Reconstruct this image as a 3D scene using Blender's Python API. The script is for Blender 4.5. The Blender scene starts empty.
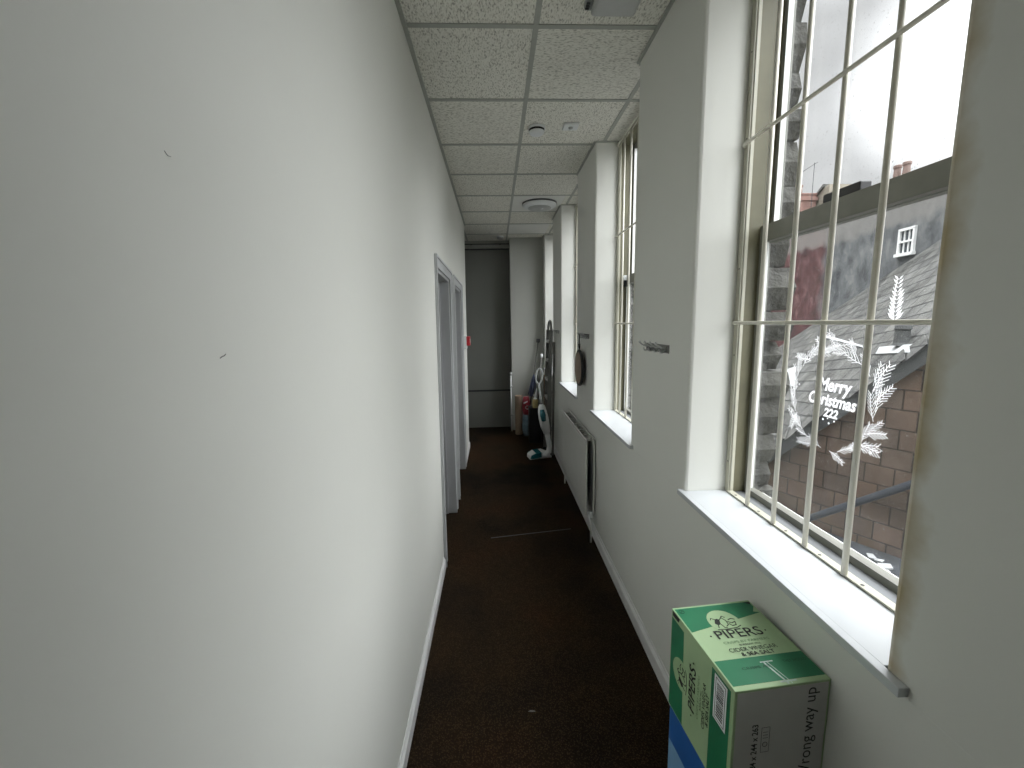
import bpy, math, random
from mathutils import Vector, Matrix
random.seed(7)
S = bpy.context.scene
COL = S.collection

# ------------------------------------------------------------------ camera
cam_d = bpy.data.cameras.new('camera')
cam = bpy.data.objects.new('camera', cam_d); COL.objects.link(cam)
cam_d.sensor_fit = 'HORIZONTAL'; cam_d.sensor_width = 36.0
cam_d.lens = 36.0*416.087/1024.0
cam_d.clip_start = .02; cam_d.clip_end = 300
R_ = Vector((0.99899508, -0.04116057, -0.01773813)).normalized()
D_ = Vector((0.03819776, 0.98891646, -0.14347535)).normalized()
U_ = R_.cross(D_).normalized()
cam.matrix_world = Matrix(((R_.x, U_.x, -D_.x, 0), (R_.y, U_.y, -D_.y, 0), (R_.z, U_.z, -D_.z, 1.684), (0, 0, 0, 1)))
S.camera = cam

# ------------------------------------------------------------------ view and world
S.view_settings.view_transform = 'Standard'; S.view_settings.look = 'None'
S.view_settings.gamma = 1.0; S.view_settings.use_curve_mapping = False
S.view_settings.exposure = 0.24
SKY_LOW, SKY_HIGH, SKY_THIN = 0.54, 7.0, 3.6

ADDED_GLOW = 5.2
def build_world():
    w = bpy.data.worlds.new('overcast_sky'); S.world = w; w.use_nodes = True
    nt = w.node_tree; N = nt.nodes; L = nt.links; N.clear()
    out = N.new('ShaderNodeOutputWorld'); bg = N.new('ShaderNodeBackground')
    tc = N.new('ShaderNodeTexCoord'); sep = N.new('ShaderNodeSeparateXYZ')
    L.new(tc.outputs['Generated'], sep.inputs[0])
    ns = N.new('ShaderNodeTexNoise'); ns.inputs['Scale'].default_value = 2.6; ns.inputs['Detail'].default_value = 4
    mp = N.new('ShaderNodeMapping'); mp.inputs['Scale'].default_value = (1, 1, 2.2); mp.inputs['Location'].default_value = (.3, .1, 0)
    L.new(tc.outputs['Generated'], mp.inputs[0]); L.new(mp.outputs[0], ns.inputs['Vector'])
    # elevation ramp
    mr = N.new('ShaderNodeMapRange'); mr.interpolation_type = 'SMOOTHSTEP'
    mr.inputs['From Min'].default_value = .46; mr.inputs['From Max'].default_value = .85
    mr.inputs['To Min'].default_value = SKY_LOW; mr.inputs['To Max'].default_value = SKY_HIGH
    L.new(sep.outputs['Z'], mr.inputs['Value'])
    cl = N.new('ShaderNodeMapRange'); cl.inputs['From Min'].default_value = .35; cl.inputs['From Max'].default_value = .65
    cl.inputs['To Min'].default_value = .86; cl.inputs['To Max'].default_value = 1.3
    L.new(ns.outputs['Fac'], cl.inputs['Value'])
    # a brighter patch where the sun sits behind the cloud
    vm = N.new('ShaderNodeVectorMath'); vm.operation = 'DOT_PRODUCT'
    sd = Vector((.69, .60, .36)).normalized(); vm.inputs[1].default_value = sd
    nrm = N.new('ShaderNodeVectorMath'); nrm.operation = 'NORMALIZE'
    L.new(tc.outputs['Generated'], nrm.inputs[0]); L.new(nrm.outputs[0], vm.inputs[0])
    g = N.new('ShaderNodeMapRange'); g.interpolation_type = 'SMOOTHSTEP'
    g.inputs['From Min'].default_value = .982; g.inputs['From Max'].default_value = 1.0
    g.inputs['To Min'].default_value = 0; g.inputs['To Max'].default_value = 1.1
    L.new(vm.outputs['Value'], g.inputs['Value'])
    # broad bright part of the overcast, where the cloud is thinnest
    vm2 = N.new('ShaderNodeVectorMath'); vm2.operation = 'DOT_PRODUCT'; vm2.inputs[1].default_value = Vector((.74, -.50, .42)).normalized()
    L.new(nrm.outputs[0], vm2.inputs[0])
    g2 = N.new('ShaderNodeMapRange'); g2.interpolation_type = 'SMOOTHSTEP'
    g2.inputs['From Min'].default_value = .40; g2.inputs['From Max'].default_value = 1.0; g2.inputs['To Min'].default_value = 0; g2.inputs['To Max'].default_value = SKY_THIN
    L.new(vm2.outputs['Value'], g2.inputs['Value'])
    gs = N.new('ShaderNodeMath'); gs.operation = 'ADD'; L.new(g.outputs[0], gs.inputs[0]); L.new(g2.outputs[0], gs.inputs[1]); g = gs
    # glow added to the unseen sky on the right, to brighten the left wall
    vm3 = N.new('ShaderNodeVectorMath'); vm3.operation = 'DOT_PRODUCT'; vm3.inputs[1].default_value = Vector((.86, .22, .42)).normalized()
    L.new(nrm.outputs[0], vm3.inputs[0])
    g3 = N.new('ShaderNodeMapRange'); g3.interpolation_type = 'SMOOTHSTEP'; g3.inputs['From Min'].default_value = .88; g3.inputs['To Max'].default_value = ADDED_GLOW
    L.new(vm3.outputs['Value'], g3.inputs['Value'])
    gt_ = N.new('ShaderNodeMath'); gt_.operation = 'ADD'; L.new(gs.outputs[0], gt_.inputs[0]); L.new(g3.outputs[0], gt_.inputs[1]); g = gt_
    m1 = N.new('ShaderNodeMath'); m1.operation = 'MULTIPLY'; L.new(mr.outputs[0], m1.inputs[0]); L.new(cl.outputs[0], m1.inputs[1])
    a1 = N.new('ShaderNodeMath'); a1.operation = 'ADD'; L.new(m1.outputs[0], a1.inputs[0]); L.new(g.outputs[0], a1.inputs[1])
    # dull ground below the horizon
    h = N.new('ShaderNodeMapRange'); h.inputs['From Min'].default_value = -.02; h.inputs['From Max'].default_value = .02
    h.inputs['To Min'].default_value = .12; h.inputs['To Max'].default_value = 1
    L.new(sep.outputs['Z'], h.inputs['Value'])
    m2 = N.new('ShaderNodeMath'); m2.operation = 'MULTIPLY'; L.new(a1.outputs[0], m2.inputs[0]); L.new(h.outputs[0], m2.inputs[1])
    bg.inputs['Color'].default_value = (.98, .985, 1.0, 1)
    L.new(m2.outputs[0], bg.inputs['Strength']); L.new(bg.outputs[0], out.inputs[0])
build_world()

# ------------------------------------------------------------------ materials
def mat(name, col, rough=.6, var=0, vscale=8, bump=0, bscale=60, metal=0, spec=.5, coord='Object', dist=.002, stretch=None):
    m = bpy.data.materials.new(name); m.use_nodes = True; nt = m.node_tree; N = nt.nodes; L = nt.links
    b = N['Principled BSDF']; b.inputs['Roughness'].default_value = rough; b.inputs['Metallic'].default_value = metal
    b.inputs['Specular IOR Level'].default_value = spec
    tc = N.new('ShaderNodeTexCoord'); src = tc.outputs[coord]
    if stretch:
        mp = N.new('ShaderNodeMapping'); mp.inputs['Scale'].default_value = stretch; L.new(src, mp.inputs[0]); src = mp.outputs[0]
    n = N.new('ShaderNodeTexNoise'); n.inputs['Scale'].default_value = vscale; n.inputs['Detail'].default_value = 5; L.new(src, n.inputs['Vector'])
    r = N.new('ShaderNodeMapRange'); r.inputs['From Min'].default_value = .3; r.inputs['From Max'].default_value = .7
    r.inputs['To Min'].default_value = 1-var; r.inputs['To Max'].default_value = 1+var; L.new(n.outputs['Fac'], r.inputs['Value'])
    mx = N.new('ShaderNodeVectorMath'); mx.operation = 'SCALE'; mx.inputs[0].default_value = col[:3]; L.new(r.outputs[0], mx.inputs['Scale'])
    L.new(mx.outputs[0], b.inputs['Base Color'])
    if bump:
        n2 = N.new('ShaderNodeTexNoise'); n2.inputs['Scale'].default_value = bscale; n2.inputs['Detail'].default_value = 3; L.new(src, n2.inputs['Vector'])
        bp = N.new('ShaderNodeBump'); bp.inputs['Strength'].default_value = bump; bp.inputs['Distance'].default_value = dist
        L.new(n2.outputs['Fac'], bp.inputs['Height']); L.new(bp.outputs[0], b.inputs['Normal'])
    return m

def ramp(N, L, src, stops):
    r = N.new('ShaderNodeValToRGB'); e = r.color_ramp.elements
    e[0].position, e[0].color = stops[0][0], (*stops[0][1], 1); e[1].position, e[1].color = stops[-1][0], (*stops[-1][1], 1)
    for p, c in stops[1:-1]:
        q = e.new(p); q.color = (*c, 1)
    L.new(src, r.inputs[0]); return r

M = {}
M['wall'] = mat('painted_plaster', (.745, .75, .705), .55, .02, 1.5, .25, 45, spec=.35, dist=.001)
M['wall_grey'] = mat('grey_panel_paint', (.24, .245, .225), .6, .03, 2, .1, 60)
M['wall_nib'] = mat('shaded_white_paint', (.44, .445, .41), .6, .02, 2, .1, 60)  # white paint darkened: the dim far end's shade is put into its colour
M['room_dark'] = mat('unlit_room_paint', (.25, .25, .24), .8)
M['gloss_white'] = mat('white_gloss_paint', (.82, .84, .83), .3, .02, 6, .1, 30)
M['sill'] = mat('sill_gloss_paint', (.60, .625, .645), .22, .02, 9, .12, 14, dist=.001)
M['arch'] = mat('grey_white_gloss', (.55, .56, .57), .35, .02, 6)
M['skirting'] = mat('skirting_paint', (.78, .78, .77), .4, .05, 12)
M['cream'] = mat('cream_metal_paint', (.50, .49, .40), .4, .04, 30)
M['cream_bar'] = mat('cream_bar_paint', (.62, .60, .52), .4, .03, 30)
M['olive'] = mat('old_timber_paint', (.15, .142, .088), .5, .12, 10)
M['sash'] = mat('sash_paint', (.19, .19, .165), .45, .08, 20)
M['sash_white'] = mat('sash_bead_white', (.85, .86, .85), .4, .03, 20)
M['alu'] = mat('aluminium', (.55, .56, .56), .35, .05, 20, metal=.9)
M['alu_dull'] = mat('dull_aluminium', (.20, .20, .19), .45, .08, 20, metal=.5)
M['black'] = mat('black_plastic', (.012, .012, .014), .45, .1, 30)
M['dark'] = mat('dark_grey_plastic', (.05, .05, .055), .5, .1, 30)
M['white_pl'] = mat('white_plastic', (.78, .80, .80), .35, .02, 20)
M['grey_pl'] = mat('grey_lens_plastic', (.42, .43, .42), .3, .05, 20)
M['silver'] = mat('silver_plastic', (.30, .31, .30), .35, .05, 30, metal=.3)
M['tee'] = mat('grid_paint', (.40, .41, .37), .5, .05, 20)
M['smooth_tile'] = mat('smooth_panel', (.78, .78, .74), .6, .02, 8)
M['radiator'] = mat('radiator_enamel', (.70, .70, .66), .35, .02, 10)
M['teal'] = mat('teal_plastic', (.02, .16, .19), .25, .1, 20)
M['red'] = mat('red_plastic', (.55, .03, .04), .4, .05, 20)
M['pink'] = mat('pink_red_film', (.36, .05, .07), .35, .35, 9)
M['pale_blue'] = mat('pale_blue_film', (.20, .28, .34), .35, .3, 14)
M['beige'] = mat('beige_paper', (.30, .22, .16), .7, .08, 12)
M['blue_mop'] = mat('blue_grey_fibre', (.10, .12, .20), .9, .3, 60)
M['pole'] = mat('grey_pole', (.12, .12, .11), .4, .05, 20, metal=.5)
M['cardboard'] = mat('brown_cardboard', (.22, .13, .06), .8, .1, 20)
M['disc_face'] = mat('brown_disc_face', (.30, .20, .13), .4, .25, 8)
M['yellow'] = mat('yellow_label', (.45, .36, .16), .5, .1, 20)
M['light_green'] = mat('printed_pale_green', (.40, .56, .32), .42, .02, 20)
M['dark_green'] = mat('printed_dark_green', (.015, .19, .085), .4, .03, 20)
M['box_white'] = mat('white_lined_card', (.60, .60, .58), .6, .03, 14, .15, 9)
M['ink'] = mat('black_ink', (.012, .015, .013), .5)
M['ink_green'] = mat('dark_green_ink', (.006, .07, .035), .5)
M['ink_soft'] = mat('thin_green_ink', (.16, .27, .14), .5)
M['print_white'] = mat('print_white', (.82, .84, .86), .4)
M['tape'] = mat('clear_tape', (.55, .68, .62), .2, .3, 60)
M['blue'] = mat('printed_mid_blue', (.02, .12, .42), .4, .03, 20)
M['light_blue'] = mat('printed_pale_blue', (.22, .42, .66), .4, .03, 20)
M['sticker'] = mat('white_sticker', (.9, .91, .92), .6)
def _vinyl(m):
    N = m.node_tree.nodes; L = m.node_tree.links; b = N['Principled BSDF']; out = N['Material Output']
    t = N.new('ShaderNodeBsdfTranslucent'); t.inputs[0].default_value = (.9, .9, .92, 1)
    a = N.new('ShaderNodeMixShader'); a.inputs[0].default_value = .5; L.new(b.outputs[0], a.inputs[1]); L.new(t.outputs[0], a.inputs[2]); L.new(a.outputs[0], out.inputs['Surface'])
_vinyl(M['sticker'])
M['stone'] = mat('rubble_stone', (.048, .047, .041), .9, .45, 9, .8, 25, dist=.02)
M['lead'] = mat('lead_sheet', (.20, .21, .22), .6, .25, 3)
M['pale_lead'] = mat('pale_flashing', (.36, .37, .37), .6, .15, 6)
M['barge'] = mat('weathered_board', (.06, .063, .063), .7, .2, 6)
M['brick'] = mat('pink_brick', (.24, .145, .125), .9, .25, 3, spec=.2)
M['buff'] = mat('buff_render', (.26, .235, .19), .9, .15, 3, spec=.2)
M['pot'] = mat('clay_pot', (.2, .14, .12), .8, .2, 3)
M['pipe_out'] = mat('grey_waste_pipe', (.035, .04, .05), .5, .1, 5)
M['bitumen'] = mat('bitumen_felt', (.030, .034, .040), .8, .35, 3)
M['pane_dark'] = mat('dark_pane', (.05, .06, .07), .08, .2, 3)
M['ground_out'] = mat('yard_ground', (.12, .12, .11), .9, .3, 1)

def mat_glass():
    m = bpy.data.materials.new('dirty_window_glass'); m.use_nodes = True; nt = m.node_tree; N = nt.nodes; L = nt.links; N.clear()
    out = N.new('ShaderNodeOutputMaterial'); tr = N.new('ShaderNodeBsdfTransparent'); tr.inputs[0].default_value = (.97, .98, .98, 1)
    gl = N.new('ShaderNodeBsdfGlossy'); gl.inputs['Roughness'].default_value = .02
    df = N.new('ShaderNodeBsdfDiffuse'); df.inputs[0].default_value = (.7, .72, .74, 1)
    lw = N.new('ShaderNodeLayerWeight'); lw.inputs['Blend'].default_value = .5
    pw = N.new('ShaderNodeMath'); pw.operation = 'POWER'; pw.inputs[1].default_value = 5; L.new(lw.outputs['Facing'], pw.inputs[0])
    fr = N.new('ShaderNodeMath'); fr.operation = 'MULTIPLY_ADD'; fr.inputs[1].default_value = .5; fr.inputs[2].default_value = .02; L.new(pw.outputs[0], fr.inputs[0])
    m1 = N.new('ShaderNodeMixShader'); L.new(fr.outputs[0], m1.inputs[0]); L.new(tr.outputs[0], m1.inputs[1]); L.new(gl.outputs[0], m1.inputs[2])
    tc = N.new('ShaderNodeTexCoord'); n = N.new('ShaderNodeTexNoise'); n.inputs['Scale'].default_value = 140; n.inputs['Detail'].default_value = 2
    L.new(tc.outputs['Object'], n.inputs['Vector'])
    r = N.new('ShaderNodeMapRange'); r.inputs['From Min'].default_value = .66; r.inputs['From Max'].default_value = .78
    r.inputs['To Min'].default_value = .025; r.inputs['To Max'].default_value = .35; L.new(n.outputs['Fac'], r.inputs['Value'])
    m2 = N.new('ShaderNodeMixShader'); L.new(r.outputs[0], m2.inputs[0]); L.new(m1.outputs[0], m2.inputs[1]); L.new(df.outputs[0], m2.inputs[2])
    L.new(m2.outputs[0], out.inputs[0]); return m
M['glass'] = mat_glass()

def mat_carpet():
    m = bpy.data.materials.new('brown_flecked_carpet'); m.use_nodes = True; nt = m.node_tree; N = nt.nodes; L = nt.links
    b = N['Principled BSDF']; b.inputs['Roughness'].default_value = .95; b.inputs['Specular IOR Level'].default_value = .08
    tc = N.new('ShaderNodeTexCoord')
    v = N.new('ShaderNodeTexVoronoi'); v.inputs['Scale'].default_value = 150; L.new(tc.outputs['Object'], v.inputs['Vector'])
    rv = ramp(N, L, v.outputs['Distance'], [(0.0, (.095, .070, .042)), (.28, (.045, .031, .018)), (.5, (.022, .0145, .009))])
    n = N.new('ShaderNodeTexNoise'); n.inputs['Scale'].default_value = 1.3; n.inputs['Detail'].default_value = 6; L.new(tc.outputs['Object'], n.inputs['Vector'])
    r2 = ramp(N, L, n.outputs['Fac'], [(.32, (.45, .5, .6)), (.5, (.95, .9, .8)), (.7, (1.25, .95, .75))])
    mx = N.new('ShaderNodeMix'); mx.data_type = 'RGBA'; mx.blend_type = 'MULTIPLY'; mx.inputs['Factor'].default_value = 1
    L.new(rv.outputs[0], mx.inputs['A']); L.new(r2.outputs[0], mx.inputs['B'])
    # the dark spill at the far end
    sp = N.new('ShaderNodeVectorMath'); sp.operation = 'DISTANCE'; sp.inputs[1].default_value = (.33, 4.5, 0); 
    nn = N.new('ShaderNodeTexNoise'); nn.inputs['Scale'].default_value = 4
    L.new(tc.outputs['Object'], nn.inputs['Vector'])
    ad = N.new('ShaderNodeVectorMath'); ad.operation = 'MULTIPLY_ADD'; ad.inputs[1].default_value = (.5, .5, 0); ad.inputs[2].default_value = (-.25, -.25, 0)
    L.new(nn.outputs['Color'], ad.inputs[0]); ad2 = N.new('ShaderNodeVectorMath'); L.new(tc.outputs['Object'], ad2.inputs[0]); L.new(ad.outputs[0], ad2.inputs[1])
    L.new(ad2.outputs[0], sp.inputs[0])
    rs = ramp(N, L, sp.outputs['Value'], [(.18, (.4, .5, .55)), (.42, (1, 1, 1))])
    mx2 = N.new('ShaderNodeMix'); mx2.data_type = 'RGBA'; mx2.blend_type = 'MULTIPLY'; mx2.inputs['Factor'].default_value = 1
    L.new(mx.outputs['Result'], mx2.inputs['A']); L.new(rs.outputs[0], mx2.inputs['B'])
    L.new(mx2.outputs['Result'], b.inputs['Base Color'])
    bp = N.new('ShaderNodeBump'); bp.inputs['Strength'].default_value = .8; bp.inputs['Distance'].default_value = .004; bp.invert = True
    L.new(v.outputs['Distance'], bp.inputs['Height']); L.new(bp.outputs[0], b.inputs['Normal'])
    return m
M['carpet'] = mat_carpet()

def mat_tile():
    m = bpy.data.materials.new('fissured_ceiling_tile'); m.use_nodes = True; nt = m.node_tree; N = nt.nodes; L = nt.links
    b = N['Principled BSDF']; b.inputs['Roughness'].default_value = .9; b.inputs['Specular IOR Level'].default_value = .15
    tc = N.new('ShaderNodeTexCoord')
    # every tile is turned one way or the other
    sc = N.new('ShaderNodeVectorMath'); sc.operation = 'MULTIPLY_ADD'; sc.inputs[1].default_value = (1/.6, 1/.6, 0); sc.inputs[2].default_value = (-.209/.6, -1.996/.6, 0)
    L.new(tc.outputs['Object'], sc.inputs[0])
    fl = N.new('ShaderNodeVectorMath'); fl.operation = 'FLOOR'; L.new(sc.outputs[0], fl.inputs[0])
    wn = N.new('ShaderNodeTexWhiteNoise'); L.new(fl.outputs[0], wn.inputs['Vector'])
    gt = N.new('ShaderNodeMath'); gt.operation = 'GREATER_THAN'; gt.inputs[1].default_value = .5; L.new(wn.outputs['Value'], gt.inputs[0])
    a = N.new('ShaderNodeMapping'); a.inputs['Scale'].default_value = (150, 62, 30); L.new(tc.outputs['Object'], a.inputs[0])
    c = N.new('ShaderNodeMapping'); c.inputs['Scale'].default_value = (62, 150, 30); L.new(tc.outputs['Object'], c.inputs[0])
    mv = N.new('ShaderNodeMix'); mv.data_type = 'VECTOR'; L.new(gt.outputs[0], mv.inputs['Factor']); L.new(a.outputs[0], mv.inputs['A']); L.new(c.outputs[0], mv.inputs['B'])
    n = N.new('ShaderNodeTexNoise'); n.inputs['Scale'].default_value = 1.0; n.inputs['Detail'].default_value = 2.5; n.inputs['Roughness'].default_value = .55
    L.new(mv.outputs['Result'], n.inputs['Vector'])
    r = ramp(N, L, n.outputs['Fac'], [(.33, (.42, .41, .36)), (.43, (.74, .725, .65)), (.56, (.87, .86, .79))])
    L.new(r.outputs[0], b.inputs['Base Color'])
    bp = N.new('ShaderNodeBump'); bp.inputs['Strength'].default_value = .9; bp.inputs['Distance'].default_value = .004
    L.new(n.outputs['Fac'], bp.inputs['Height']); L.new(bp.outputs[0], b.inputs['Normal'])
    return m
M['tile'] = mat_tile()

def mat_courses(name, c1, c2, mortar, w, h, ms=.012, rough=.85, var=.5, streak=0, bias=0):
    """rows of slates, tiles or stones in the local XY plane of the object"""
    m = bpy.data.materials.new(name); m.use_nodes = True; nt = m.node_tree; N = nt.nodes; L = nt.links
    b = N['Principled BSDF']; b.inputs['Roughness'].default_value = rough; b.inputs['Specular IOR Level'].default_value = .25
    tc = N.new('ShaderNodeTexCoord'); br = N.new('ShaderNodeTexBrick')
    br.inputs['Scale'].default_value = 1; br.inputs['Brick Width'].default_value = w; br.inputs['Row Height'].default_value = h
    br.inputs['Mortar Size'].default_value = ms; br.inputs['Mortar Smooth'].default_value = .3; br.inputs['Bias'].default_value = bias
    br.inputs['Color1'].default_value = (*c1, 1); br.inputs['Color2'].default_value = (*c2, 1); br.inputs['Mortar'].default_value = (*mortar, 1)
    L.new(tc.outputs['Object'], br.inputs['Vector'])
    n = N.new('ShaderNodeTexNoise'); n.inputs['Scale'].default_value = 2.2; n.inputs['Detail'].default_value = 7; n.inputs['Roughness'].default_value = .7; L.new(tc.outputs['Object'], n.inputs['Vector'])
    r = ramp(N, L, n.outputs['Fac'], [(.3, (1-var,)*3), (.5, (1,)*3), (.72, (1+var*1.2,)*3)])
    mx = N.new('ShaderNodeMix'); mx.data_type = 'RGBA'; mx.blend_type = 'MULTIPLY'; mx.inputs['Factor'].default_value = 1
    L.new(br.outputs['Color'], mx.inputs['A']); L.new(r.outputs[0], mx.inputs['B']); L.new(mx.outputs['Result'], b.inputs['Base Color'])
    bp = N.new('ShaderNodeBump'); bp.inputs['Strength'].default_value = .7; bp.inputs['Distance'].default_value = .02; bp.invert = True
    L.new(br.outputs['Fac'], bp.inputs['Height']); L.new(bp.outputs[0], b.inputs['Normal'])
    return m
M['slate'] = mat_courses('stone_slates', (.10, .10, .093), (.073, .073, .071), (.022, .022, .022), .34, .24, .016, var=.75)
M['hung'] = mat_courses('hung_clay_tiles', (.145, .097, .07), (.105, .08, .063), (.042, .032, .026), .30, .25, .010, var=.35)

def mat_render():
    m = bpy.data.materials.new('weathered_render'); m.use_nodes = True; nt = m.node_tree; N = nt.nodes; L = nt.links
    b = N['Principled BSDF']; b.inputs['Roughness'].default_value = .9; b.inputs['Specular IOR Level'].default_value = .2
    tc = N.new('ShaderNodeTexCoord'); sep = N.new('ShaderNodeSeparateXYZ'); L.new(tc.outputs['Object'], sep.inputs[0])
    n = N.new('ShaderNodeTexNoise'); n.inputs['Scale'].default_value = 1.4; n.inputs['Detail'].default_value = 8; n.inputs['Roughness'].default_value = .7
    mp = N.new('ShaderNodeMapping'); mp.inputs['Scale'].default_value = (2.6, 1.5, 1); L.new(tc.outputs['Object'], mp.inputs[0]); L.new(mp.outputs[0], n.inputs['Vector'])
    g = ramp(N, L, n.outputs['Fac'], [(.34, (.065, .068, .072)), (.5, (.13, .137, .142)), (.68, (.23, .235, .23))])
    r = ramp(N, L, n.outputs['Fac'], [(.36, (.04, .018, .021)), (.5, (.085, .033, .035)), (.66, (.20, .11, .11))])
    # the left-hand stretch of the wall is painted maroon
    n3 = N.new('ShaderNodeTexNoise'); n3.inputs['Scale'].default_value = 3; L.new(tc.outputs['Object'], n3.inputs['Vector'])
    sm = N.new('ShaderNodeMath'); sm.operation = 'MULTIPLY_ADD'; sm.inputs[1].default_value = .5; L.new(n3.outputs['Fac'], sm.inputs[0]); L.new(sep.outputs['X'], sm.inputs[2])
    st = N.new('ShaderNodeMapRange'); st.inputs['From Min'].default_value = -10.25; st.inputs['From Max'].default_value = -9.9; L.new(sm.outputs[0], st.inputs['Value'])
    mx = N.new('ShaderNodeMix'); mx.data_type = 'RGBA'; L.new(st.outputs[0], mx.inputs['Factor']); L.new(r.outputs[0], mx.inputs['A']); L.new(g.outputs[0], mx.inputs['B'])
    # paler band of newer render along the top
    sy = N.new('ShaderNodeMath'); sy.operation = 'MULTIPLY_ADD'; sy.inputs[1].default_value = .5; L.new(n3.outputs['Fac'], sy.inputs[0]); L.new(sep.outputs['Y'], sy.inputs[2])
    tp = N.new('ShaderNodeMapRange'); tp.inputs['From Min'].default_value = 3.72; tp.inputs['From Max'].default_value = 3.9; L.new(sy.outputs[0], tp.inputs['Value'])
    tv = N.new('ShaderNodeMix'); tv.data_type = 'RGBA'; tv.inputs['B'].default_value = (.26, .25, .235, 1); tv.inputs['A'].default_value = (.4, .4, .4, 1)
    mh = N.new('ShaderNodeMath'); mh.operation = 'MULTIPLY'; mh.inputs[1].default_value = .7; L.new(tp.outputs[0], mh.inputs[0])
    L.new(mh.outputs[0], tv.inputs['Factor']); L.new(mx.outputs['Result'], tv.inputs['A'])
    L.new(tv.outputs['Result'], b.inputs['Base Color'])
    return m
M['render'] = mat_render()

# the cream corner of the pier beside the nearest window has yellowed
def mat_wall_right():
    m = M['wall'].copy(); m.name = 'painted_plaster_stained'; nt = m.node_tree; N = nt.nodes; L = nt.links; b = N['Principled BSDF']
    src = b.inputs['Base Color'].links[0].from_socket
    tc = N.new('ShaderNodeTexCoord'); sep = N.new('ShaderNodeSeparateXYZ'); L.new(tc.outputs['Object'], sep.inputs[0])
    n = N.new('ShaderNodeTexNoise'); n.inputs['Scale'].default_value = 9; n.inputs['Detail'].default_value = 4; L.new(tc.outputs['Object'], n.inputs['Vector'])
    ds = N.new('ShaderNodeMath'); ds.operation = 'SUBTRACT'; ds.inputs[1].default_value = .688; L.new(sep.outputs['Y'], ds.inputs[0])
    ab = N.new('ShaderNodeMath'); ab.operation = 'ABSOLUTE'; L.new(ds.outputs[0], ab.inputs[0])
    ma = N.new('ShaderNodeMath'); ma.operation = 'MULTIPLY_ADD'; ma.inputs[1].default_value = -.10; L.new(n.outputs['Fac'], ma.inputs[0]); L.new(ab.outputs[0], ma.inputs[2])
    r = N.new('ShaderNodeMapRange'); r.inputs['From Min'].default_value = -.06; r.inputs['From Max'].default_value = -.015
    r.inputs['To Min'].default_value = .95; r.inputs['To Max'].default_value = 0; L.new(ma.outputs[0], r.inputs['Value'])
    mx = N.new('ShaderNodeMix'); mx.data_type = 'RGBA'; mx.inputs['B'].default_value = (.42, .34, .19, 1)
    zr = N.new('ShaderNodeMapRange'); zr.inputs['From Min'].default_value = .98; zr.inputs['From Max'].default_value = 1.02; L.new(sep.outputs['Z'], zr.inputs['Value'])
    zm = N.new('ShaderNodeMath'); zm.operation = 'MULTIPLY'; L.new(r.outputs[0], zm.inputs[0]); L.new(zr.outputs[0], zm.inputs[1])
    L.new(zm.outputs[0], mx.inputs['Factor']); L.new(src, mx.inputs['A']); L.new(mx.outputs['Result'], b.inputs['Base Color'])
    return m
M['wall_r'] = mat_wall_right()

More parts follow.
